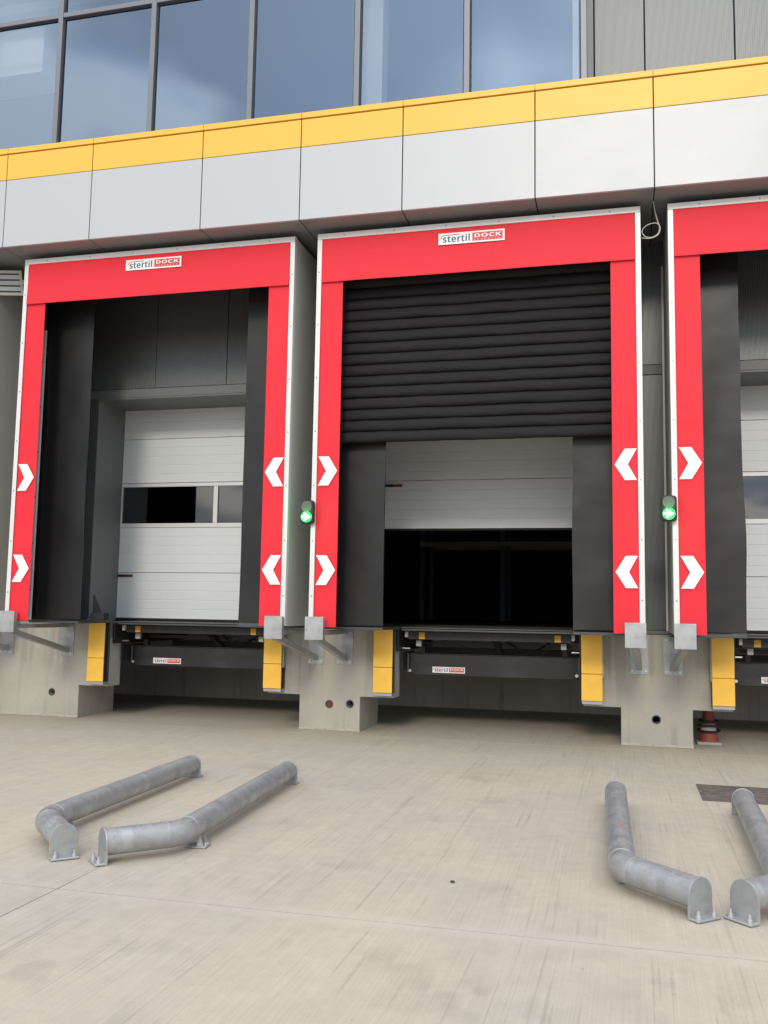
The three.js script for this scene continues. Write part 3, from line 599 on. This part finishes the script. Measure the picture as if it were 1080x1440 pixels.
// ------------------------------------------------------------------ wheel guides of galvanised pipe
function makeGuide(a, b, c, label, rough) {
  const R = 0.073, cy = 0.110, v = (p) => new THREE.Vector3(p[0] - a[0], cy, p[1] - a[1]);
  const g = thing('wheel_guide', label, 'wheel guide', [a[0], 0, a[1]], 'bent galvanised pipe wheel guides');
  const A_ = v(a), B_ = v(b), C_ = v(c), d1 = B_.clone().sub(A_).normalize(), d2 = C_.clone().sub(B_).normalize(), k = 0.09;
  const path = new THREE.CurvePath(), p1 = B_.clone().addScaledVector(d1, -k), p2 = B_.clone().addScaledVector(d2, k);
  const tube = (curve, n) => { const t = new THREE.TubeGeometry(curve, n, R, 36, false), uv = t.attributes.uv, len = curve.getLength(); for (let i = 0; i < uv.count; i++) uv.setXY(i, uv.getX(i) * len / 2.2 + a[0] * 0.37, uv.getY(i)); return t; };
  part('straight_pipe', tube(new THREE.LineCurve3(A_, p1), 8), M.galvPipe, g);
  part('elbow', tube(new THREE.QuadraticBezierCurve3(p1, B_, p2), 14), M.galvPipe, g);
  part('flared_pipe', tube(new THREE.LineCurve3(p2, C_), 6), M.galvPipe, g);
  for (const [p, d] of [[p1, d1], [p2, d2]]) { const t = new THREE.TorusGeometry(R, 0.0022, 6, 36); const o = new THREE.Object3D(); o.position.copy(p); o.lookAt(p.clone().add(d)); o.updateMatrix(); t.applyMatrix4(o.matrix); part('weld_seam', t, M.galv, g); }
  const end = (p, d) => {
    const o = new THREE.Object3D(); o.position.set(p.x, 0, p.z); o.lookAt(p.x + d.x, 0, p.z + d.z); o.updateMatrix();
    const w = R + 0.003, s = new THREE.Shape(); s.moveTo(-w, 0.004); s.lineTo(w, 0.004); s.lineTo(w, cy); s.absarc(0, cy, w, 0, Math.PI, false); s.lineTo(-w, 0.004);
    const e = new THREE.ExtrudeGeometry(s, { depth: 0.008, bevelEnabled: true, bevelThickness: 0.002, bevelSize: 0.002, bevelSegments: 2, curveSegments: 20 }); const eg = uvM(e, 2); eg.applyMatrix4(o.matrix);
    const pl = part('end_plate', eg, M.galv, g);
    const f = box(-w - 0.001, w + 0.001, 0.002, 0.015, 0.004, 0.064, 0.006, 2); f.applyMatrix4(o.matrix); part('foot', f, M.galv, pl);
    for (const x of [-0.052, 0.052]) {
      const h = new THREE.CylinderGeometry(0.014, 0.014, 0.013, 6); h.translate(x, 0.0215, 0.040); const st = new THREE.CylinderGeometry(0.007, 0.007, 0.03, 8); st.translate(x, 0.034, 0.040);
      const m = merge([h, st]); m.applyMatrix4(o.matrix); part('bolt', m, M.zinc, pl);
    }
  };
  end(C_, d2); end(A_, d1.clone().negate());
  // saddle under the elbow
  const q = p1.clone().addScaledVector(d1, -0.06), nx = new THREE.Vector3(d1.z, 0, -d1.x), o = new THREE.Object3D(); o.position.set(q.x, 0, q.z); o.lookAt(q.x + d1.x, 0, q.z + d1.z); o.updateMatrix();
  const f = box(-0.02, 0.108, 0.002, 0.013, -0.046, 0.046, 0.004, 2); f.applyMatrix4(o.matrix); part('saddle_foot', f, M.galv, g);
  for (const dz of [-0.034, 0.034]) {
    const w = extrude([[0.052, 0.013], [0.094, 0.013], [0.066, 0.085]], 0.008); w.translate(0, 0, dz - 0.004); const wg = uvM(w, 2); wg.applyMatrix4(o.matrix); part('gusset', wg, M.galv, g);
    const h = new THREE.CylinderGeometry(0.009, 0.009, 0.02, 6); h.translate(0.096, 0.020, dz * 0.4); h.applyMatrix4(o.matrix); part('bolt', h, M.zinc, g);
  }
  if (rough) { const sc = box(-0.006, 0.006, 0, 0.0015, -0.04, 0.04); sc.rotateY(-0.35); sc.translate(0.034, cy + R - 0.0008, 1.50); part('orange_scrape', sc, M.orangeTag, g); }
  return g;
}
makeGuide([-0.280, 2.06], [-0.212, 4.19], [0.149, 4.552], 'bent pipe wheel guide whose rounded end plate faces its neighbour, by the slab crack');
makeGuide([0.570, 2.08], [0.715, 4.25], [0.410, 4.570], 'bent pipe wheel guide whose foot is bolted over the slab crack');
makeGuide([3.126, 2.08], [3.172, 4.215], [3.519, 4.568], 'bent pipe wheel guide with an orange scrape on its straight length', true);
makeGuide([4.002, 2.12], [3.935, 4.33], [3.724, 4.550], 'bent pipe wheel guide standing next to the rusty manhole cover');

// ------------------------------------------------------------------ small things
{
  const c = thing('manhole_cover', 'rusty dark rectangular cover set in the concrete yard', 'cover', [3.765, 0, 0.96]);
  part('frame', merge([box(0, 0.8, 0.001, 0.006, 0, 0.03), box(0, 0.8, 0.001, 0.006, 0.67, 0.70), box(0, 0.03, 0.001, 0.006, 0.031, 0.669), box(0.77, 0.8, 0.001, 0.006, 0.031, 0.669)]), M.cover, c);
  part('lid', box(0.034, 0.398, 0.001, 0.007, 0.034, 0.666, 0.002, 2), M.cover, c); part('lid', box(0.402, 0.766, 0.001, 0.007, 0.034, 0.666, 0.002, 2), M.cover, c);
}
{
  const c = thing('traffic_cone', 'worn red and white traffic cone wrapped with dark rings under the dock', 'cone', [4.09, 0, -1.66]);
  part('base', box(-0.13, 0.13, 0, 0.035, -0.13, 0.13, 0.012), M.coneWhite, c);
  const seg = (r0, r1, y0, y1, m, n) => { const g = new THREE.CylinderGeometry(r1, r0, y1 - y0, 28); g.translate(0, (y0 + y1) / 2, 0); return part(n, g, m, c); };
  seg(0.108, 0.092, 0.035, 0.13, M.coneRed, 'cone_body'); seg(0.092, 0.075, 0.13, 0.22, M.coneWhite, 'white_band'); seg(0.075, 0.028, 0.22, 0.52, M.coneRed, 'cone_tip');
  [[0.15, 0.112, 0.05], [0.20, 0.115, -0.08], [0.255, 0.10, 0.03]].forEach(([y, r, t]) => { const g = new THREE.TorusGeometry(r, 0.012, 8, 30); g.rotateX(Math.PI / 2 + t); g.translate(0.005, y, 0); part('rubber_ring', g, M.rubber, c); });
}
{
  const k = thing('coiled_cable', 'loose pale cable looped in the gap between two shelters', 'cable', [3.53, 5.545, -0.06]);
  const pts = [[0, 0, 0], [0.012, -0.10, 0.0], [0.035, -0.20, 0.0], [0.055, -0.29, 0.01], [0.035, -0.355, 0.02], [-0.025, -0.385, 0.02], [-0.085, -0.365, 0.01], [-0.115, -0.315, 0], [-0.095, -0.265, -0.01], [-0.04, -0.232, -0.01], [0.03, -0.235, 0], [0.06, -0.28, 0.012], [0.04, -0.36, 0.024], [-0.03, -0.392, 0.02], [-0.118, -0.38, 0.01]].map((p) => new THREE.Vector3(...p));
  part('cable_loop', new THREE.TubeGeometry(new THREE.CatmullRomCurve3(pts), 120, 0.0055, 8), M.cable, k);
  part('clip', box(-0.012, 0.012, -0.014, 0.0, -0.012, 0.012), M.galv, k);
}
{
  const f = thing('floodlight', 'pale grey louvred floodlight hung under the canopy', 'floodlight', [-4.10, 5.335, -0.30]);
  const o = new THREE.Group(); o.name = 'lamp_head'; o.rotation.set(0.42, 0.30, -0.10); f.add(o);
  part('body', box(-0.17, 0.17, -0.15, 0.15, -0.06, 0.0, 0.01), M.steelDark, o);
  for (const [a, b, c, d] of [[-0.17, 0.17, 0.115, 0.15], [-0.17, 0.17, -0.15, -0.115], [-0.17, -0.14, -0.113, 0.113], [0.14, 0.17, -0.113, 0.113]]) part('rim', box(a, b, c, d, 0.001, 0.022, 0.003), M.lampBody, o);
  for (const y of [-0.07, 0.0, 0.07]) part('lens_strip', box(-0.138, 0.138, y - 0.025, y + 0.025, 0.001, 0.014, 0.003), M.lampLens, o);
  part('stirrup', merge([box(0.175, 0.19, -0.02, 0.03, -0.05, -0.02), box(0.19, 0.198, -0.02, 0.215, -0.05, -0.03)]), M.lampBody, f);
}
{
  const g = new THREE.IcosahedronGeometry(0.010, 1); g.scale(1.3, 0.7, 1); const m = part(numbered('pebble'), g, M.pebble, scene); m.position.set(2.315, 0.0065, 4.36); tag(m, 'small dark stone lying alone on the open concrete', 'stone');
}

renderer.render(scene, camera);
